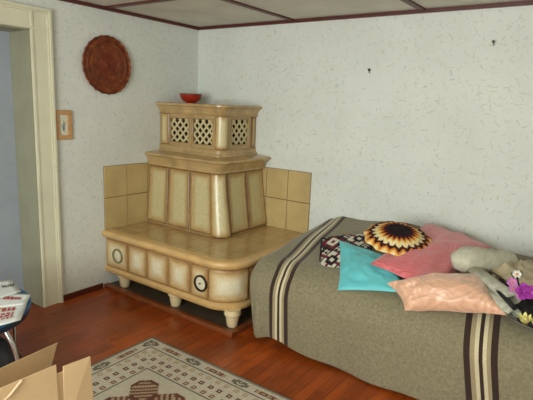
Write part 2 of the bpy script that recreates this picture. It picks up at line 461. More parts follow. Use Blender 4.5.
# hearth plate with a wooden edge
bm = B(); box(bm, (.001, -1.03, 0), (1.32, -.001, .022)); obj('hearth_plate', bm, M['slate'], st, smooth=False)
bm = B(); box(bm, (.001, -1.078, 0), (1.365, -1.032, .034)); box(bm, (1.322, -1.030, 0), (1.365, -.02, .034)); obj('hearth_edge', bm, M['edgewood'], st, smooth=False, bevel=.006)
# feet
for x, y in ((.155, -.985), (.745, -.985), (1.285, -.975), (1.24, -.12), (.135, -.12)):
    bm = B(); lathe(bm, (x, y, 0), [(0, .026), (.034, .026), (.038, .034), (.050, .105), (.058, .112), (.06, .122), (.056, .132), (.056, .15), (0, .15)], seg=28)
    obj('foot', bm, M['foot'], st)
# bench
BD, BW, BRr = 1.052, 1.325, .20
bm = B(); lsweep(bm, BD, BW, BRr, [(-.03, -.03, .145), (.004, .004, .139), (.012, .012, .150), (.012, .012, .168), (.0, .0, .182), (-.006, -.006, .186), (-.006, -.006, .425), (.0, .0, .43)], True, True)
obj('bench_body', bm, M['rim'], st)
bm = B(); lsweep(bm, BD, BW, BRr, [(-.02, -.02, .428), (.012, .012, .43), (.024, .024, .44), (.034, .034, .456), (.034, .034, .470), (.028, .028, .482), (.014, .014, .489), (-.03, -.03, .4905)], True, True)
obj('bench_rim', bm, M['rim'], st)
bm = B(); lsweep(bm, BD, BW, BRr, [(-.035, -.035, .4885), (-.04, -.04, .4925)], True, False)
obj('bench_seat', bm, M['seat'], st)
# apron tiles along the front
xs = [.008, .285, .505, .735, .96, 1.128]
rl = rimrelief(.008, .014, .045, .0, .010)
for i in range(5):
    bm = B(); a, b = xs[i] + .003, xs[i + 1] - .003; y = -BD + .002
    patch(bm, quadfn((a, y, .19), (b, y, .19), (b, y, .425), (a, y, .425)), b - a, .235, rl, soft=.085)
    obj('apron_tile', bm, M['apron'], st)
def cornerfn(d, w_, r, z0, z1, grow=(0, 0), a0=-PI / 2, a1=0, out=0., bul=0.):
    def fn(s, t):
        a = a0 + (a1 - a0) * s
        dd = d + grow[0] * (1 - t); ww = w_ + grow[1] * (1 - t)
        n = V((math.cos(a), math.sin(a), 0)); q = r + out + bul * math.sin(PI * s)
        return V((ww - r, -dd + r, z0 + (z1 - z0) * t)) + n * q, n
    return fn
bm = B(); patch(bm, cornerfn(BD, BW, BRr, .19, .425, out=-.004), .29, .235, rl, 30, 22, soft=.085); obj('apron_tile', bm, M['apron'], st, label='rounded corner tile')
for (a, b) in ((-.845, -.62), (-.615, -.39), (-.385, -.16)):
    bm = B(); x = BW - .002; patch(bm, quadfn((x, a, .19), (x, b, .19), (x, b, .425), (x, a, .425)), b - a, .235, rl, soft=.085); obj('apron_tile', bm, M['apron'], st)
for x, mr, lb in ((.165, 'ring2', 'medallion with a green ring'), (1.064, 'ring', 'medallion with a dark metal ring')):
    bm = B(); c = (x, -BD - .004, .302)
    lathe(bm, c, [(.060, .0), (.060, .010), (.055, .016), (.049, .014), (.045, .006), (.045, .0)], '-Y')
    md = obj('medallion', bm, M[mr], st, label=lb)
    bm = B(); lathe(bm, c, [(.045, .0), (.045, .004), (.03, .007), (.0, .009)], '-Y'); obj('disc', bm, M['disc'], md)
    if mr == 'ring':
        bm = B(); lathe(bm, c, [(.006, .008), (.006, .016), (.0, .018)], '-Y', 12); obj('knob', bm, M['ring'], md)
# tapering lower body
prof = []
for i in range(13):
    t = i / 12; z = .49 + .51 * t; q = (1 - t) ** 1.3
    prof.append((.045 * q, .075 * q, z))
SD, SW = .592, .790
bm = B(); lsweep(bm, SD - .01, SW - .01, .07, prof, False, False); obj('stove_body', bm, M['core'], st)
bodyrl = rimrelief(.014, .016, .040, .002, .004)
def bodyfront(x0, x1):
    def fn(s, t):
        q = (1 - t) ** 1.3; sc = 1 + .065 * q / SW * 1.0
        x = (x0 + (x1 - x0) * s) * (1 + q * .07)
        return V((x, -(SD - .009 + .04 * q), .497 + .492 * t)), V((0, -1, .05)).normalized()
    return fn
for a, b in ((.006, .246), (.250, .490), (.494, .735)):
    bm = B(); patch(bm, bodyfront(a, b), b - a, .49, bodyrl, 26, 40, soft=.075); obj('body_tile', bm, M['body'], st)
def bodycorner(s, t):
    q = (1 - t) ** 1.3; a = -PI / 2 - .35 + (PI / 2 + .7) * s; n = V((math.cos(a), math.sin(a), 0)); r = .066
    return V((SW - .052 + .072 * q, -SD + .060 - .030 * q, .497 + .492 * t)) + n * (r + .020 * q), n
bm = B(); patch(bm, bodycorner, .17, .49, rimrelief(.004, .012, .03, .004, .004), 30, 40, soft=.07); obj('corner_pilaster', bm, M['pil'], st)
def bodyside(y0, y1):
    def fn(s, t):
        q = (1 - t) ** 1.3
        return V((SW - .009 + .075 * q, (y0 + (y1 - y0) * s) * (1 + .05 * q), .497 + .492 * t)), V((1, 0, .05)).normalized()
    return fn
for a, b in ((-.488, -.25), (-.246, -.006)):
    bm = B(); patch(bm, bodyside(a, b), b - a, .49, bodyrl, 26, 40, soft=.075); obj('body_tile', bm, M['body'], st)
# waist cornice
bm = B(); lsweep(bm, SD, SW + .01, .07, [(-.02, -.02, .985), (.014, .012, .987), (.020, .018, .994), (.014, .012, 1.004), (.018, .018, 1.012), (.022, .030, 1.040), (.027, .042, 1.050), (.030, .048, 1.062), (.036, .056, 1.066), (.047, .070, 1.072), (.051, .074, 1.081), (.048, .071, 1.090), (.036, .058, 1.095), (-.05, -.02, 1.102), (-.1, -.07, 1.104)], True, True)
obj('waist_cornice', bm, M['cornice'], st)
# upper section
UD, UW = .462, .695
bm = B(); lsweep(bm, UD, UW, .055, [(.026, .030, 1.098), (.026, .030, 1.108), (.018, .022, 1.118), (.011, .013, 1.124), (.008, .008, 1.146), (.012, .012, 1.152), (.008, .008, 1.158), (-.03, -.03, 1.160)], False, False)
obj('upper_base', bm, M['cornice'], st)
bm = B(); lsweep(bm, UD - .028, UW - .028, .05, [(0, 0, 1.15), (0, 0, 1.44)], False, False); obj('upper_core', bm, M['hole'], st)  # solid core, its depth shade painted dark
bm = B(); lsweep(bm, UD, UW + .004, .06, [(-.03, -.03, 1.422), (.010, .010, 1.425), (.016, .016, 1.432), (.010, .010, 1.440), (.012, .012, 1.446), (.018, .020, 1.466), (.026, .030, 1.474), (.030, .036, 1.486), (.044, .052, 1.490), (.052, .060, 1.497), (.052, .060, 1.506), (.044, .052, 1.514), (.02, .02, 1.5165)], True, False)
obj('top_cornice', bm, M['cornice'], st)
def uppanel(name, p0, p1, hole=None, label=None):
    """frame tile from p0 to p1 in plan, 1.158..1.43 high, with an optional grille"""
    p0, p1 = V(p0), V(p1); u = (p1 - p0).normalized(); n = V((u.y, -u.x, 0)); Lx = (p1 - p0).length
    z0, z1 = 1.157, 1.428
    P = lambda s, z, h=0.: p0 + u * s + n * h + V((0, 0, z))
    if not hole:
        bm = B(); a, b = P(0, z0), P(Lx, z0)
        patch(bm, quadfn(a, b, P(Lx, z1), P(0, z1)), Lx, z1 - z0, rimrelief(.006, .01, .022, .0, .006), soft=.06)
        return obj(name, bm, M['pil'], st)
    s0, s1, h0, h1 = hole
    bm = B()
    def bar(sa, sb, za, zb, ha, hb):
        c = [P(sa, za, ha), P(sb, za, ha), P(sb, zb, ha), P(sa, zb, ha), P(sa, za, hb), P(sb, za, hb), P(sb, zb, hb), P(sa, zb, hb)]
        vs = [bm.verts.new(q) for q in c]
        for f in ((0, 3, 2, 1), (4, 5, 6, 7), (0, 1, 5, 4), (1, 2, 6, 5), (2, 3, 7, 6), (3, 0, 4, 7)): bm.faces.new([vs[i] for i in f])
    bar(0, s0, z0, z1, -.024, .0); bar(s1, Lx, z0, z1, -.024, .0); bar(s0, s1, z0, h0, -.024, .0); bar(s0, s1, h1, z1, -.024, .0)
    for (a, b, c, d) in ((s0 - .010, s0, h0 - .01, h1 + .01), (s1, s1 + .010, h0 - .01, h1 + .01), (s0, s1, h0 - .01, h0), (s0, s1, h1, h1 + .01)): bar(a, b, c, d, 0, .006)
    fr = obj(name, bm, M['core'], st, bevel=.003)
    bm = B(); wd, ht = s1 - s0, h1 - h0; pitch = wd / 3.0; hw = .0115
    # two families of diagonal strips clipped to the opening
    sl = ht / (2.7 * pitch)
    for fam in (1, -1):
        for kk in range(-8, 14):
            c0 = kk * pitch
            # line: x = c0 + fam*(z)/sl ; z in 0..ht
            za, zb = 0.0, ht; xa, xb = c0, c0 + fam * ht / sl
            if max(xa, xb) <= 0 or min(xa, xb) >= wd: continue
            def clip(x, z):
                return x, z
            tt0, tt1 = 0., 1.
            dx = xb - xa
            for lim, sg in ((0, 1), (wd, -1)):
                # keep sg*(x-lim) >= 0
                f0, f1 = sg * (xa - lim), sg * (xb - lim)
                if f0 < 0 and f1 < 0: tt1 = -1; break
                if f0 < 0: tt0 = max(tt0, f0 / (f0 - f1))
                if f1 < 0: tt1 = min(tt1, f0 / (f0 - f1))
            if tt1 - tt0 < .03: continue
            q0 = (xa + dx * tt0, ht * tt0); q1 = (xa + dx * tt1, ht * tt1)
            dv = V((q1[0] - q0[0], q1[1] - q0[1], 0)).normalized(); pv = V((-dv.y, dv.x, 0)) * hw
            ha, hb = (-.016, -.009) if fam == 1 else (-.0155, -.0085)
            qs = [(q0[0] + pv.x, q0[1] + pv.y), (q1[0] + pv.x, q1[1] + pv.y), (q1[0] - pv.x, q1[1] - pv.y), (q0[0] - pv.x, q0[1] - pv.y)]
            vs = [bm.verts.new(P(s0 + min(wd, max(0, x)), h0 + min(ht, max(0, z)), h)) for h in (ha, hb) for x, z in qs]
            for f in ((0, 1, 2, 3), (7, 6, 5, 4), (0, 4, 5, 1), (1, 5, 6, 2), (2, 6, 7, 3), (3, 7, 4, 0)): bm.faces.new([vs[i] for i in f])
    bmesh.ops.recalc_face_normals(bm, faces=bm.faces[:])
    obj('lattice', bm, M['lattice'], fr, smooth=False)
    return fr
uppanel('upper_tile', (.002, -UD, 0), (.105, -UD, 0))
uppanel('grille', (.108, -UD, 0), (.372, -UD, 0), (.016, .236, 1.19, 1.388))
uppanel('grille', (.375, -UD, 0), (.640, -UD, 0), (.018, .232, 1.19, 1.392))
uppanel('grille', (UW, -.390, 0), (UW, -.065, 0), (.066, .284, 1.196, 1.398))
uppanel('upper_tile', (UW, -.062, 0), (UW, -.004, 0))
def upcorner(s, t):
    a = -PI / 2 - .2 + (PI / 2 + .4) * s; n = V((math.cos(a), math.sin(a), 0))
    return V((UW - .045, -UD + .060, 1.157 + .271 * t)) + n * .062, n
bm = B(); patch(bm, upcorner, .13, .27, rimrelief(.003, .01, .02, .003, .002), 30, 24, soft=.05); obj('corner_pilaster', bm, M['pil'], st)
# glazed wall tiles above the bench
def wtiles(name, n, make, lb):
    bm = B(); s = .2207; h = .2565
    make(bm, -n * s, 0, .489, .489 + 2 * h, .003, 1)
    for i in range(n):
        for j in range(2):
            make(bm, -(i + 1) * s + .0028, -i * s - .0028, .489 + j * h + .0028, .489 + (j + 1) * h - .0028, .011, 0)
    obj(name, bm, [M['wtile'], M['grout']], st, label=lb, smooth=False, bevel=.003)
wtiles('wall_tiles', 3, lambda bm, a, b, z0, z1, t, mi: box(bm, (.001, -1.057 - a - 3 * .2207 * 0 - (.0), z0) if 0 else (.001, -1.057 + (-b), z0), (t, -1.057 + (-a), z1), mi), 'wall tiles on the left wall')
wtiles('wall_tiles', 3, lambda bm, a, b, z0, z1, t, mi: box(bm, (1.28 + a, -.001, z0), (1.28 + b, -t, z1), mi), 'wall tiles on the back wall')

# red bowl on top of the stove
bw = thing('bowl', 'small red bowl standing on top of the tiled stove', 'bowl', (.155, -.25, 1.5165))
bm = B(); lathe(bm, (.155, -.25, 1.517), [(0, 0), (0.0421, 0), (0.0445, .008), (0.0608, .014), (0.0819, .032), (0.0936, .056), (0.0971, .078), (0.0936, .0785), (0.0877, .056), (0.0749, .034), (0.0468, .018), (0, .014)]); obj('bowl_body', bm, M['bowl'], bw)
bm = B(); lathe(bm, (.155, -.25, 1.517), [(0.0924, .076), (0.0924, .0805), (0.0983, .0805), (0.0989, .074)]); obj('rim', bm, M['bowlrim'], bw)

# woven plate on the left wall
bm = B(); c = V((.0, -1.012, 1.775)); prof = [(0, .030)]
for i in range(1, 15):
    r = .215 * i / 15; prof.append((r, .016 + .012 * math.cos(r * 45) * .5 + (.012 if r > .17 else 0)))
prof += [(.212, .034), (.217, .028), (.214, .016), (.18, .004), (0, .004)]
lathe(bm, c, prof, 'X', 96, wob=lambda a, r: 1 + (.014 * math.cos(24 * a) if r > .2 else 0))
tag(obj('woven_plate', bm, M['plate'], origin=c), 'round reddish brown woven wall plate hung high on the left wall', 'wall plate')

# small picture beside the door
pf = thing('picture_frame', 'small wooden framed print on the left wall beside the door casing', 'picture', (0, -1.388, 1.22))
bm = B(); y0, y1, z0, z1 = -1.454, -1.322, 1.222, 1.432; fw = .032
for a, b in (((y0, z0), (y1, z0 + fw)), ((y0, z1 - fw), (y1, z1)), ((y0, z0 + fw), (y0 + fw, z1 - fw)), ((y1 - fw, z0 + fw), (y1, z1 - fw))): box(bm, (.001, a[0], a[1]), (.018, b[0], b[1]))
obj('frame', bm, M['frame'], pf, smooth=False, bevel=.003)
bm = B(); box(bm, (.002, y0 + fw - .002, z0 + fw - .002), (.008, y1 - fw + .002, z1 - fw + .002)); obj('print', bm, M['print'], pf, smooth=False)
bm = B()
for i in range(7):
    a = i * .9; tube(bm, smoothpts([(.009, -1.388, 1.28), (.009, -1.388 + .008 * math.sin(a), 1.31), (.009, -1.388 + .016 * math.cos(a * 1.7), 1.335 + .02 * math.sin(a * 2))], 4), .0018, 5)
obj('drawing', bm, M['printink'], pf)

# nails in the back wall
for x, z, lb in ((1.716, 1.808, 'small nail in the back wall over the pale rectangle, left one'), (2.536, 1.971, 'small nail high in the back wall at the right')):
    bm = B(); lathe(bm, (x, 0, z), [(0, .022), (.009, .022), (.009, .019), (.004, .018), (.004, 0)], '-Y', 12)
    tube(bm, [(x, -.018, z), (x + .004, -.018, z - .014), (x + .001, -.014, z - .022)], .003, 6)
    tag(obj('nail', bm, M['nail'], origin=(x, 0, z)), lb, 'nail')

# ------------------------------------------------------------------ bed
bd = thing('bed', 'low wooden bed with mattress hidden beneath the olive striped blanket, along the back wall', 'bed', (2.55, -.5, 0))
bm = B(); box(bm, (1.60, -.88, .06), (3.66, -.06, .26)); obj('bed_frame', bm, M['bedwood'], bd, smooth=False, bevel=.01)
for x in (1.66, 3.6):
    for y in (-.82, -.12):
        bm = B(); box(bm, (x - .03, y - .03, 0), (x + .03, y + .03, .06)); obj('leg', bm, M['bedwood'], bd, smooth=False)
bm = B(); box(bm, (1.60, -.80, .262), (3.66, -.05, .49)); obj('mattress', bm, M['mattress'], bd, bevel=.05)

def zback(x):
    P = [(1.2, .60), (1.45, .635), (1.6, .69), (2.05, .722), (2.4, .697), (2.6, .665), (2.93, .645), (4, .64)]
    for (a, b), (c, d_) in zip(P[:-1], P[1:]):
        if x <= c:
            t = max(0, (x - a) / (c - a)); t = t * t * (3 - 2 * t); return b + (d_ - b) * t
    return .64
def ztop(x, y):
    k = min(1, max(0, -y / .85)) ** 1.1
    z = zback(x) * (1 - k) + .562 * k
    return z + .006 * math.sin(x * 9 + y * 4) * math.sin(y * 7 + 1) + .010 * math.exp(-((x - 1.62) / .1) ** 2) * 0
def blanket():
    bm = B(); uv = bm.loops.layers.uv.new('weave')
    U0, U1, V1 = 1.20, 3.78, 1.50
    nu, nv = 190, 96; g = []; W = []
    x0, vf, r = 1.52, .83, .20
    for i in range(nu + 1):
        row, wr = [], []
        for j in range(nv + 1):
            v = V1 * (j / nv)
            sk = .15 * min(1, v)
            u = U0 + sk + (U1 - U0 - sk) * i / nu
            du, dv = max(0, x0 - u), max(0, v - vf)
            d = math.hypot(du, dv); th = math.atan2(du, dv)
            rr = r if dv > 0 and du == 0 else (r * math.cos(th) ** 2 + .10 * math.sin(th) ** 2 if d > 0 else r)
            bx, by = max(u, x0), -min(v, vf) - .004
            if d > 0:
                a = d / rr
                if a < PI / 2: h = rr * math.sin(a); dz = rr * (1 - math.cos(a))
                else:
                    ex = d - rr * PI / 2; dz = rr + ex
                    # folds of the hanging part
                    f = min(1, ex / .25)
                    fold = .010 * math.sin(u * 7.5 + 1.2) + .007 * math.sin(u * 17) 
                    corner = math.exp(-((u - 1.50) / .12) ** 2)
                    fold += corner * .030 * math.sin((u - 1.5) * 42)
                    h = rr + f * fold - (.09 + .10 * corner) * ex + .02 * corner * f
            else: h = dz = 0
            x = bx - math.sin(th) * h if d > 0 else bx; y = by - math.cos(th) * h if d > 0 else by
            z = ztop(bx, by) - dz
            hem = .022 + .035 * math.exp(-((u - 1.66) / .10) ** 2) + .012 * math.sin(u * 5.1) + .014 * max(0, math.sin((u - 1.62) * 6)) * (1 if u < 2.3 else .3)
            if z < hem: z = hem + (z - hem) * .04
            p = V((x, min(y, -.004), z))
            nz = noise.noise(V((x * 3.1, y * 3.1, z * 2 + 4))) * .012
            p += V((0, -nz if d > 0 else 0, nz if d == 0 else 0)); p.y = min(p.y, -.004)
            row.append(bm.verts.new(p)); wr.append(((u - 1.475 - .15 * min(1, v) - .14 * max(0, v - 1) * min(1, max(0, (u - 1.8) / .9))) - .0) * (1.0))
        g.append(row); W.append(wr)
    for i in range(nu):
        for j in range(nv):
            f = bm.faces.new((g[i][j], g[i][j + 1], g[i + 1][j + 1], g[i + 1][j]))
            for lp, (a, b) in zip(f.loops, ((i, j), (i, j + 1), (i + 1, j + 1), (i + 1, j))): lp[uv].uv = (W[a][b], b / nv)
    bmesh.ops.recalc_face_normals(bm, faces=bm.faces[:])
    if bm.faces[nv * 60 + 5].normal.z < 0: bmesh.ops.reverse_faces(bm, faces=bm.faces[:])
    o = obj('blanket', bm, M['blanket'], origin=(2.55, -.5, .0))
    for p in o.data.polygons: p.use_smooth = True
    s = o.modifiers.new('thick', 'SOLIDIFY'); s.thickness = .006; s.offset = -1
    return o
tag(blanket(), 'olive grey wool blanket with dark and cream stripes draped over the bed', 'blanket')

# ------------------------------------------------------------------ cushions
def cushion(name, A, Bc, C, D, T, mat, label, cat='cushion', colf=None, n=36, pinch=.07, under=.45, wr=.006, group=None, seed=0, wf=1.):
    A, Bc, C, D = V(A), V(Bc), V(C), V(D); nn = (Bc - A).cross(D - A).normalized()
    if nn.z < 0: nn = -nn
    ctr = (A + Bc + C + D) / 4
    bm = B(); lay = bm.verts.layers.float_color.new('Col') if colf else None; G = []
    for side in (1, -1):
        g = []
        for i in range(n + 1):
            row = []
            for j in range(n + 1):
                # cosine spacing packs the rounded edge
                s = -math.cos(PI * i / n); t = -math.cos(PI * j / n)
                s = .5 * s + .5 * (2 * i / n - 1); t = .5 * t + .5 * (2 * j / n - 1)
                s2 = s * (1 - pinch * (1 - t * t)); t2 = t * (1 - pinch * (1 - s * s))
                a, b = (s2 + 1) / 2, (t2 + 1) / 2
                p = (A * (1 - a) + D * a) * (1 - b) + (Bc * (1 - a) + C * a) * b
                e = max(0, (1 - s * s)) * max(0, (1 - t * t)); h = e ** .42
                z = T * h * (1 if side > 0 else -under)
                wv = noise.noise(V((s * 2.2 * wf + seed, t * 2.2 * wf, side * 3.))) * wr * 2 + noise.noise(V((s * 5 * wf + seed, t * 5 * wf, side * 3.))) * wr
                p = p + nn * (z + wv * min(1, h * 1.5))
                v = bm.verts.new(p)
                if lay: v[lay] = lin(colf(s, t))
                row.append(v)
            g.append(row)
        G.append(g)
        for i in range(n):
            for j in range(n):
                q = (g[i][j], g[i + 1][j], g[i + 1][j + 1], g[i][j + 1]); bm.faces.new(q if side < 0 else q[::-1])
    bmesh.ops.remove_doubles(bm, verts=bm.verts[:], dist=1e-4)
    bmesh.ops.recalc_face_normals(bm, faces=bm.faces[:])
    o = obj(name, bm, mat, origin=ctr)
    for p in o.data.polygons: p.use_smooth = True
    return tag(o, label, cat, group)
cushion('cushion', (1.865, -.60, .675), (2.075, -1.0, .50), (2.485, -1.01, .595), (2.24, -.66, .655), .04, M['teal'], 'turquoise satin cushion lying across the middle of the bed', under=.3, pinch=.05, wr=.007, seed=2)
cushion('cushion', (2.26, -.07, .765), (2.215, -.90, .665), (2.60, -1.02, .62), (2.70, -.14, .70), .085, M['pink'], 'large rose pink satin cushion lying under the sunburst cushion', under=.3, wr=.008, seed=5)
cushion('cushion', (2.355, -.99, .61), (2.50, -1.09, .53), (2.955, -1.02, .615), (2.77, -.72, .69), .11, M['peach'], 'peach satin cushion at the front edge of the bed', under=.25, pinch=.10, wr=.010, seed=8)
# folk patterned knit cushion
def knitcol(s, t):
    K, W_, R1 = (32, 30, 32), (212, 208, 190), (110, 36, 52)
    x = (s + 1) * 2.0; y = (t + 1) * 2.0
    if abs(s) > .93 or abs(t) > .93: return K
    cx = (x % 2) - 1; cy = (y % 2) - 1
    m = abs(cx) + abs(cy); ch = (int(x // 2) + int(y // 2)) % 2
    if m < .22: return W_ if ch else R1
    if m < .55: return K if ch else W_
    if abs(abs(cx) - abs(cy)) < .16: return R1 if ch else K
    if m < .95: return W_ if ch else R1
    if m < 1.15: return K
    return W_ if (int(x * 5) + int(y * 5)) % 2 else K
cushion('cushion', (1.71, -.57, .655), (1.895, -.93, .52), (2.16, -.72, .60), (1.99, -.36, .70), .035, M['knit'], 'black, white and maroon folk patterned cushion behind the turquoise one', colf=knitcol, n=90, pinch=.02, under=.4, wr=.003)
# sunburst crochet cushion: round domed top over a scalloped skirt
def sunburst():
    bm = B(); lay = bm.verts.layers.float_color.new('Col')
    c = V((2.262, -.625, .768)); nn = V((.14, -.22, 1)).normalized(); ax = nn.cross(V((0, 1, 0))).normalized() * -1; ay = nn.cross(ax)
    NR, NA, Rr = 46, 192, .20
    K, DR, OR, YE, CRM = (28, 14, 22), (88, 18, 22), (206, 122, 46), (232, 196, 108), (228, 218, 170)
    def colr(q, a):
        z = abs(((a * 22 / (2 * PI)) % 1) - .5) * 2
        f = q - .13 * z
        for lim, cc in ((.33, K), (.42, DR), (.50, OR), (.57, YE), (.66, CRM), (.73, DR), (.80, K), (.87, OR), (.93, YE)):
            if f < lim: return cc
        return CRM if z < .5 else DR
    rows = []
    for i in range(NR + 1):
        q = i / NR; row = []
        for k_ in range(NA):
            a = 2 * PI * k_ / NA; r = Rr * q * (1 + (.03 * math.cos(a * 11) * q ** 4))
            h = .062 * (1 - q ** 2.6) ** .8 - .02 * math.exp(-((q - .72) / .07) ** 2) * .5 if q < 1 else 0
            h -= .0 * q
            p = c + ax * r * math.cos(a) + ay * r * math.sin(a) + nn * h
            p += nn * .004 * noise.noise(p * 22)
            v = bm.verts.new(p); v[lay] = lin(colr(q, a)); row.append(v)
        rows.append(row)
    low = []
    for i in range(1, 14):
        q = 1 - i / 13; row = []
        for k_ in range(NA):
            a = 2 * PI * k_ / NA; r = Rr * max(q, .001)
            p = c + ax * r * math.cos(a) + ay * r * math.sin(a) - nn * .03 * (1 - q ** 2.5)
            v = bm.verts.new(p); v[lay] = lin(colr(.75 + .25 * q, a)); row.append(v)
        low.append(row)
    allr = rows + low
    for a_, b_ in zip(allr[:-1], allr[1:]):
        for k_ in range(NA): bm.faces.new((a_[k_], a_[(k_ + 1) % NA], b_[(k_ + 1) % NA], b_[k_]))
    bmesh.ops.remove_doubles(bm, verts=bm.verts[:], dist=1e-4); bmesh.ops.recalc_face_normals(bm, faces=bm.faces[:])
    o = obj('cushion', bm, M['crochet'], origin=c)
    for p in o.data.polygons: p.use_smooth = True
    tag(o, 'round crocheted sunburst cushion in black, red, orange and cream', 'cushion')
sunburst()

# ------------------------------------------------------------------ bundle at the right end of the bed
def lump(name, pts, radii, mat, label, cat, amp=.006, fr=14, seg=28, flat=1.0, origin=None):
    bm = B(); P = smoothpts(pts, 6); n = len(P); R = []
    for i in range(n):
        t = i / (n - 1) * (len(radii) - 1); a = int(min(t, len(radii) - 2)); R.append(radii[a] + (radii[a + 1] - radii[a]) * (t - a))
    tube(bm, P, R, seg)
    for v in bm.verts:
        v.co += V((1, .6, .8)) * noise.noise(v.co * fr) * amp
    o = obj(name, bm, mat, origin=origin or pts[0]); 
    return tag(o, label, cat)
lump('fleece_roll', [(2.628, -.775, .752), (2.640, -.760, .752), (2.665, -.735, .750), (2.71, -.685, .747), (2.79, -.58, .735), (2.86, -.48, .72), (2.875, -.46, .715)], [.01, .045, .068, .074, .066, .055, .02], M['fleece'], 'rolled pale grey fleece with a rounded end lying beside the pink cushion', 'fleece roll', .008, 18)
def paper_roll(p0, p1, r, label):
    bm = B(); p0, p1 = V(p0), V(p1); d = (p1 - p0).normalized(); a = d.cross(V((0, 0, 1))).normalized(); b = a.cross(d); pts = []
    n = 64; rings = []
    for e in (p0, p1):
        ring = []
        for k_ in range(n):
            th = k_ / n * 2 * PI * 2.6; q = r * (1 - .30 * k_ / n)
            ring.append(bm.verts.new(e + a * math.cos(th) * q * 1.25 + b * math.sin(th) * q * .8))
        rings.append(ring)
    for k_ in range(n - 1): bm.faces.new((rings[0][k_], rings[0][k_ + 1], rings[1][k_ + 1], rings[1][k_]))
    o = obj('rolled_newspaper', bm, M['felt'], origin=p0); s = o.modifiers.new('thick', 'SOLIDIFY'); s.thickness = .002
    tag(o, label, 'newspaper', 'rolled papers on the bed')
paper_roll((2.715, -.725, .712), (2.965, -.985, .685), .033, 'rolled grey newspaper just below the fleece roll, the longer one')
paper_roll((2.83, -.88, .672), (2.985, -1.05, .640), .028, 'short rolled grey newspaper next to the peach cushion')
cushion('cloth_bag', (2.72, -.78, .64), (2.92, -.96, .61), (3.10, -.95, .64), (3.0, -.62, .66), .03, M['black'], 'flat black cloth bag under the rolled newspapers', 'bag', pinch=.03)
cushion('wrapped_bundle', (2.76, -.60, .70), (3.02, -.93, .70), (3.22, -.72, .70), (2.93, -.33, .69), .055, M['beigewrap'], 'beige wrapped bundle behind the purple flowers', 'bundle', pinch=.03, wr=.014, seed=3, wf=1.6)
bm = B(); tube(bm, smoothpts([(2.80, -.82, .688), (2.83, -.872, .698), (2.919, -.985, .692), (2.985, -1.06, .672)]), .012, 10); obj('gap_strip', bm, M['black'], bpy.data.objects['cloth_bag'])  # black strip filling the dark gap between the rolled papers
# dish
dc = V((3.13, -.99, .594))
bm = B(); lathe(bm, dc, [(0, 0), (.09, 0), (.095, .004), (.14, .014), (.185, .034), (.196, .046), (.198, .052), (.192, .052), (.18, .042), (.13, .022), (.0, .012)], seg=64)
tag(obj('dish', bm, M['dish'], origin=dc), 'shallow smoky grey dish of blossoms at the bed edge', 'dish')
def petal(bm, c, d, up, L_, W_, curl=.3, mi=0, n=6):
    d = d.normalized(); s = d.cross(up).normalized(); up = s.cross(d).normalized(); g = []
    for i in range(n + 1):
        t = i / n; wd = W_ * (math.sin(PI * min(1, .08 + t * .92)) ** .7) * (.6 + .4 * t); row = []
        for q in (-1, -.5, 0, .5, 1):
            row.append(bm.verts.new(c + d * L_ * t + s * wd * q + up * (L_ * curl * t * t + .12 * wd * q * q * 3)))
        g.append(row)
    for i in range(n):
        for j in range(4):
            f = bm.faces.new((g[i][j], g[i][j + 1], g[i + 1][j + 1], g[i + 1][j])); f.material_index = mi
def bloom(bm, c, nrm, r, n, wid=.5, curl=.2, layers=1, twist=0.):
    c = V(c); nrm = V(nrm).normalized(); a = nrm.cross(V((.3, .2, 1))).normalized(); b = nrm.cross(a)
    for ly in range(layers):
        for k_ in range(n):
            th = 2 * PI * (k_ + .5 * ly) / n + twist; d = a * math.cos(th) + b * math.sin(th) + nrm * (.25 + .5 * ly)
            petal(bm, c, d, nrm, r * (1 - .2 * ly), r * wid, curl)
os_ = thing('flower_spray', 'spray of purple and lilac orchid flowers with a dark stem at the right edge', 'flowers', (3.05, -.96, .63))
bm = B(); tube(bm, smoothpts([(3.05, -.96, .632), (3.02, -1.0, .68), (3.0, -1.03, .74), (2.975, -1.01, .785), (2.965, -.98, .80)]), .004, 8); tube(bm, smoothpts([(3.0, -1.03, .72), (3.02, -1.05, .75)]), .003, 6); tube(bm, smoothpts([(2.99, -1.03, .75), (2.96, -1.035, .77)]), .003, 6)
obj('stem', bm, M['black'], os_)
cd = V((.25, -2.4, .8))
for c, r, n, m in (((3.015, -1.066, .762), .043, 5, 'purple'), ((3.045, -1.08, .768), .035, 5, 'purple'), ((2.957, -1.04, .782), .026, 5, 'lilac'), ((2.965, -1.045, .757), .022, 5, 'lilac'), ((2.965, -.985, .808), .022, 6, 'white'), ((3.0, -1.06, .735), .022, 5, 'lilac')):
    bm = B(); bloom(bm, c, cd, r, n, .55, .15, 2 if m == 'purple' else 1, random.random()); f = obj('flower', bm, M[m], os_)
    bm = B(); lathe(bm, V(c) + cd.normalized() * .004, [(0, -.004), (.006, -.002), (.006, .003), (0, .006)], seg=10); obj('flower_centre', bm, M['ochre'] if m != 'purple' else M['lilac'], f)
bm = B()
for t_, dx, dy in ((0, -.03, .02), (1, -.05, .05), (2, .0, .06)):
    petal(bm, V((2.975, -.99, .77 + .01 * t_)), V((dx, dy, .02)), V((0, 0, 1)), .06, .012, .1)
obj('leaf', bm, M['stem'], os_)
for i, (c, r, lb) in enumerate((((3.035, -1.10, .630), .038, 'cream yellow blossom in the dish, nearest its left rim'), ((3.085, -1.11, .632), .040, 'cream yellow blossom in the dish, second from its left rim'), ((3.14, -1.08, .634), .040, 'cream yellow blossom at the middle of the dish'))):
    bm = B(); bloom(bm, c, (0, -.35, 1), r, 7, .32, .9, 2, i * .4)
    b_ = obj('blossom', bm, M['yellow'], origin=c); tag(b_, lb, 'flower', 'blossoms in the dish')
    bm = B(); lathe(bm, V(c), [(0, -.006), (.012, -.004), (.013, .008), (0, .014)], seg=12); obj('flower_centre', bm, M['ochre'], b_)
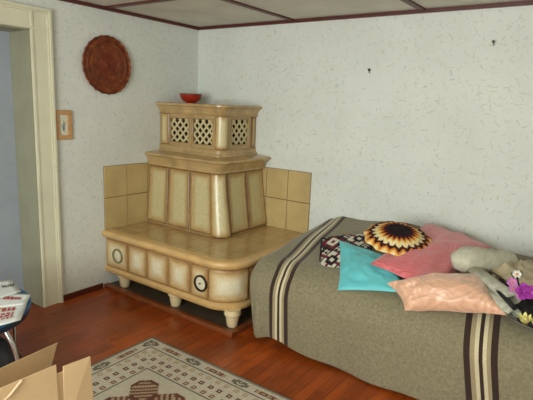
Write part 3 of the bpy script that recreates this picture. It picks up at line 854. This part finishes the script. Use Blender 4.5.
# small dried flower lying on the rolls
bm = B(); bloom(bm, (2.745, -.71, .765), (.2, -1, 1), .028, 6, .5, .5, 2); tag(obj('dried_flower', bm, M['beigefl'], origin=(2.745, -.71, .765)), 'small dried peach coloured flower lying between the fleece roll and the newspaper', 'flower')

# ------------------------------------------------------------------ rug
def rug():
    bm = B(); 
    x0, y1, LX, LY, s = .968, -1.412, 2.1, 1.5, .01
    NX, NY = int(LX / s), int(LY / s)
    GR, CRM, BRW, TAN, DG = (150, 142, 124), (196, 188, 168), (108, 68, 56), (176, 152, 124), (112, 106, 92)
    rnd = random.Random(3)
    def motif_b(p, q):   # p along, q across (0..1) the outer border
        p = p % .36
        if p < .13: # rosette
            a, b = (p - .065) / .06, (q - .5) / .36; r = math.hypot(a, b)
            return DG if .45 < r < 1 or r < .2 else CRM
        if .17 < p < .32 and abs(q - .5) < .2: return BRW if (int(p / .02) % 3) and abs(q - .5) > .06 or int(p / .01) % 4 == 0 else (TAN)
        return CRM
    def colr(ix, iy):
        x, y = ix * s, iy * s; d = min(x, y, LX - x, LY - y)
        along = y if d in (x, LX - x) else x
        if d < .012: return DG
        if d < .022: return GR
        if d < .09: return motif_b(along, (d - .022) / .068)
        if d < .10: return DG
        if d < .275:
            q = d - .10; a, b = (along % .065) / .065, (q % .058) / .058
            m = max(abs(a - .5), abs(b - .5)); k_ = (int(along / .065) * 3 + int(q / .058)) % 3
            if m < .26 and not (abs(a - .5) < .1 and abs(b - .5) < .1): return (TAN, BRW, (136, 100, 84))[k_]
            return CRM
        if d < .285: return DG
        # field: stepped paired medallions
        u, v = (x - .285), (y - .285); P = .46
        a, b = (u % P) / P * 2 - 1, (v % P) / P * 2 - 1
        A_, B_ = (a + b) / 2, (a - b) / 2
        for sx, sy in ((.36, 0), (-.36, 0), (0, .36), (0, -.36)):
            r = max(abs(A_ - sx) / (.30 if sx else .22), abs(B_ - sy) / (.22 if sx else .30)); r2 = abs(A_ - sx) + abs(B_ - sy)
            if r < 1 and r2 < .38:
                if r2 > .30: return BRW
                return BRW if (int((A_ if sx else B_) * 22) % 2) else TAN
        if abs(A_) < .05 or abs(B_) < .05: return BRW if abs(A_) + abs(B_) < .6 else CRM
        return CRM
    vs = [[bm.verts.new((x0 + i * s, y1 - j * s, .009)) for j in range(NY + 1)] for i in range(NX + 1)]
    cols = []
    for i in range(NX):
        for j in range(NY):
            bm.faces.new((vs[i][j], vs[i][j + 1], vs[i + 1][j + 1], vs[i + 1][j])); c = colr(i + .5, j + .5); f = 1 + (rnd.random() - .5) * .14; cols.append(tuple(q * f for q in lin(c)[:3]) + (1,))
    # skirt down to the floor
    ring = [vs[i][0] for i in range(NX + 1)] + [vs[NX][j] for j in range(1, NY + 1)] + [vs[i][NY] for i in range(NX - 1, -1, -1)] + [vs[0][j] for j in range(NY - 1, 0, -1)]
    lowv = [bm.verts.new((v.co.x, v.co.y, 0.001)) for v in ring]
    for i in range(len(ring)):
        k_ = (i + 1) % len(ring); bm.faces.new((ring[i], ring[k_], lowv[k_], lowv[i])); cols.append(lin(DG))
    o = obj('rug', bm, M['rug'], origin=(x0 + LX / 2, y1 - LY / 2, 0), smooth=False)
    at = o.data.attributes.new('Col', 'FLOAT_COLOR', 'FACE')
    for i, c in enumerate(cols): at.data[i].color = c
    tag(o, 'cream and brown patterned woven rug with a bordered edge on the wooden floor', 'rug')
rug()

# ------------------------------------------------------------------ cardboard box
cb = thing('cardboard_box', 'open cardboard box with raised flaps in the near left corner of the photo', 'box', (1.70, -2.75, 0))
X0, X1, Y0, Y1, ZB, tk = 1.60, 1.80, -3.05, -2.47, .46, .005
bm = B(); box(bm, (X0, Y0, .0105), (X1, Y1, .0155)); box(bm, (X0, Y0, .0105), (X0 + tk, Y1, ZB)); box(bm, (X1 - tk, Y0, .0105), (X1, Y1, ZB)); box(bm, (X0 + tk, Y0, .0105), (X1 - tk, Y0 + tk, ZB)); box(bm, (X0 + tk, Y1 - tk, .0105), (X1 - tk, Y1, ZB))
obj('box_body', bm, M['card'], cb, smooth=False)
def slab(bm, q, t, mi=0):
    """thin board through 4 corner points"""
    q = [V(p) for p in q]; n = (q[1] - q[0]).cross(q[3] - q[0]).normalized() * t
    a = [bm.verts.new(p) for p in q]; b = [bm.verts.new(p + n) for p in q]
    bm.faces.new(a[::-1]).material_index = mi; bm.faces.new(b).material_index = mi
    for i in range(4): bm.faces.new((a[i], a[(i + 1) % 4], b[(i + 1) % 4], b[i])).material_index = mi
    bmesh.ops.recalc_face_normals(bm, faces=bm.faces[:])
bm = B(); slab(bm, [(1.80, -3.05, .462), (1.80, -2.56, .462), (1.782, -2.552, .612), (1.782, -3.04, .618)], .004); obj('flap', bm, M['card'], cb, smooth=False, bevel=.001)
bm = B(); slab(bm, [(1.806, -2.545, .36), (1.806, -2.425, .36), (1.80, -2.43, .598), (1.788, -2.53, .598)], .004); slab(bm, [(1.797, -2.60, .40), (1.797, -2.50, .40), (1.780, -2.50, .575), (1.780, -2.60, .575)], .003); obj('flap', bm, M['card'], cb, smooth=False, bevel=.001)
bm = B(); slab(bm, [(1.60, -3.05, .462), (1.60, -2.48, .462), (1.60, -2.437, .588), (1.60, -3.03, .555)], .004); obj('flap', bm, M['card_shade'], cb, smooth=False, bevel=.001)
bm = B(); tube(bm, smoothpts([(1.801, -2.743, .575), (1.797, -2.72, .583), (1.795, -2.70, .597), (1.790, -2.675, .612)]), .004, 6); obj('tape', bm, M['tape'], cb)

# ------------------------------------------------------------------ small blue table with papers
tb = thing('side_table', 'round blue topped side table with bent metal legs beside the door', 'table', (.765, -2.45, 0))
bm = B(); lathe(bm, (.765, -2.45, 0), [(0, .463), (.305, .463), (.317, .468), (.32, .476), (.32, .488), (.315, .494), (0, .495)], seg=72); obj('tabletop', bm, M['bluetop'], tb)
bm = B(); lathe(bm, (.765, -2.45, 0), [(.24, .435), (.307, .435), (.311, .462), (.24, .462)], seg=72); obj('apron', bm, M['bluedark'], tb)
for a in (20, 110, 200, 290):
    ca, sa = math.cos(R_(a)), math.sin(R_(a)); P = lambda r, z: (.765 + ca * r, -2.45 + sa * r, z)
    bm = B(); tube(bm, smoothpts([P(.24, .455), P(.27, .42), P(.315, .34), P(.335, .25), P(.335, .15), P(.34, .015)]), .012, 12); obj('leg', bm, M['chrome'], tb)
def sheet(name, q, marks, label, bend=.008, group='papers on the blue table'):
    """q: far right, near right, near left, far left corner"""
    q = [V(p) for p in q]
    def T(u, v, dz=0):
        p = (q[3] * (1 - u) + q[0] * u) * v + (q[2] * (1 - u) + q[1] * u) * (1 - v)
        return p + V((0, 0, dz + bend * abs(math.sin(u * 2.6 + v * 1.5)) * (u * v)))
    bm = B(); n = 8; g = [[bm.verts.new(T(i / n, j / n)) for j in range(n + 1)] for i in range(n + 1)]
    for i in range(n):
        for j in range(n): bm.faces.new((g[i][j], g[i + 1][j], g[i + 1][j + 1], g[i][j + 1]))
    o = obj(name, bm, M['paper'], origin=T(.5, .5)); m_ = o.modifiers.new('thick', 'SOLIDIFY'); m_.thickness = .003; m_.offset = 1
    tag(o, label, 'paper', group)
    for mt, (u0, u1, v0, v1), rows in marks:
        bm = B()
        for r in range(rows):
            va = v0 + (v1 - v0) * r / rows; vb = va + (v1 - v0) / rows * .66; u = u0
            while u < u1 - .01:
                ue = min(u + random.uniform(.03, .09), u1); sk = random.uniform(-.02, .02)
                qs = [bm.verts.new(T(a, b, .0045)) for a, b in ((u, va), (ue, va + sk), (ue + sk * .3, vb), (u, vb - sk))]; bm.faces.new(qs); u = ue + .02
        obj('printing', bm, M[mt], o, smooth=False)
sheet('magazine', [(.952, -2.205, .499), (1.125, -2.334, .499), (1.09, -2.60, .499), (.76, -2.42, .499)], [('redink', (.50, .85, .2, .5), 3), ('redink', (.62, .84, .55, .8), 1), ('ochre', (.47, .6, .66, .8), 1)], 'white printed sheet with red printing, nearest on the blue table')
sheet('magazine', [(.906, -2.164, .506), (.985, -2.235, .506), (.90, -2.40, .506), (.70, -2.24, .506)], [('redink', (.35, .80, .45, .75), 1)], 'white leaflet with one short red heading at the right edge of the blue table')
sheet('magazine', [(.64, -2.13, .513), (.83, -2.175, .513), (.86, -2.44, .513), (.53, -2.32, .513)], [('blueink', (.1, .5, .35, .5), 2), ('darkink', (.72, .98, .50, .74), 1)], 'pale sheet with a blue band at the left on the blue table')
# black bag on the floor, widened to fill the shadow under the table
cushion('bag_with_shade', (.58, -2.66, .19), (1.03, -2.66, .19), (1.03, -2.26, .20), (.58, -2.26, .20), .19, M['black'], 'black bag on the floor, widened to fill the shade under the blue table', 'bag', pinch=.02, under=1.0, wr=.02, seed=4)

# ------------------------------------------------------------------ camera
cam = bpy.data.cameras.new('camera'); co = bpy.data.objects.new('camera', cam); col.objects.link(co)
yaw, pitch, roll = -.6166, .1918, .0412
f = V((math.sin(yaw) * math.cos(pitch), math.cos(yaw) * math.cos(pitch), -math.sin(pitch)))
r = V((math.cos(yaw), -math.sin(yaw), 0)); u = r.cross(f)
r2 = r * math.cos(roll) + u * math.sin(roll); u2 = u * math.cos(roll) - r * math.sin(roll)
m = Matrix((r2, u2, -f)).transposed().to_4x4(); m.translation = V((3.2472, -3.3965, 1.5212)); co.matrix_world = m
cam.sensor_width = 36; cam.lens = 484.833 / 533 * 36; cam.clip_start = .02
scene.camera = co

# ------------------------------------------------------------------ light
def area(name, loc, target, sx, sy, power, colr):
    l = bpy.data.lights.new(name, 'AREA'); l.shape = 'RECTANGLE'; l.size = sx; l.size_y = sy; l.energy = power; l.color = colr
    o = bpy.data.objects.new(name, l); col.objects.link(o); o.location = loc
    o.rotation_euler = (V(target) - V(loc)).to_track_quat('-Z', 'Y').to_euler(); return o
area('window_daylight', (2.2, RY + .02, 1.43), (2.5, -.5, .95), 2.2, 1.05, 104, (.97, 1.0, .95))
# added ceiling lamp, unseen behind the camera, as weak broad fill light
cl = thing('fill_lamp', 'added round white ceiling lamp for fill light, unseen behind the camera', 'lamp', (3.3, -3.6, H))
bm = B(); lathe(bm, (3.3, -3.6, H), [(0, -.001), (.16, -.001), (.16, -.02), (.14, -.022), (0, -.022)], seg=40); obj('fill_lamp_base', bm, M['winwhite'], cl)
l = bpy.data.lights.new('fill_light', 'POINT'); l.energy = 14; l.shadow_soft_size = .12; l.color = (1, .93, .82); o = bpy.data.objects.new('fill_light', l); col.objects.link(o); o.location = (3.3, -3.6, H - .2)
wd = bpy.data.worlds.new('world'); scene.world = wd; wd.use_nodes = True
wd.node_tree.nodes['Background'].inputs[0].default_value = (.75, .85, 1, 1); wd.node_tree.nodes['Background'].inputs[1].default_value = 1.0
vs_ = scene.view_settings; scene.display_settings.display_device = 'sRGB'
vs_.view_transform = 'Standard'; vs_.look = 'None'; vs_.gamma = 1; vs_.use_curve_mapping = False; vs_.exposure = .1
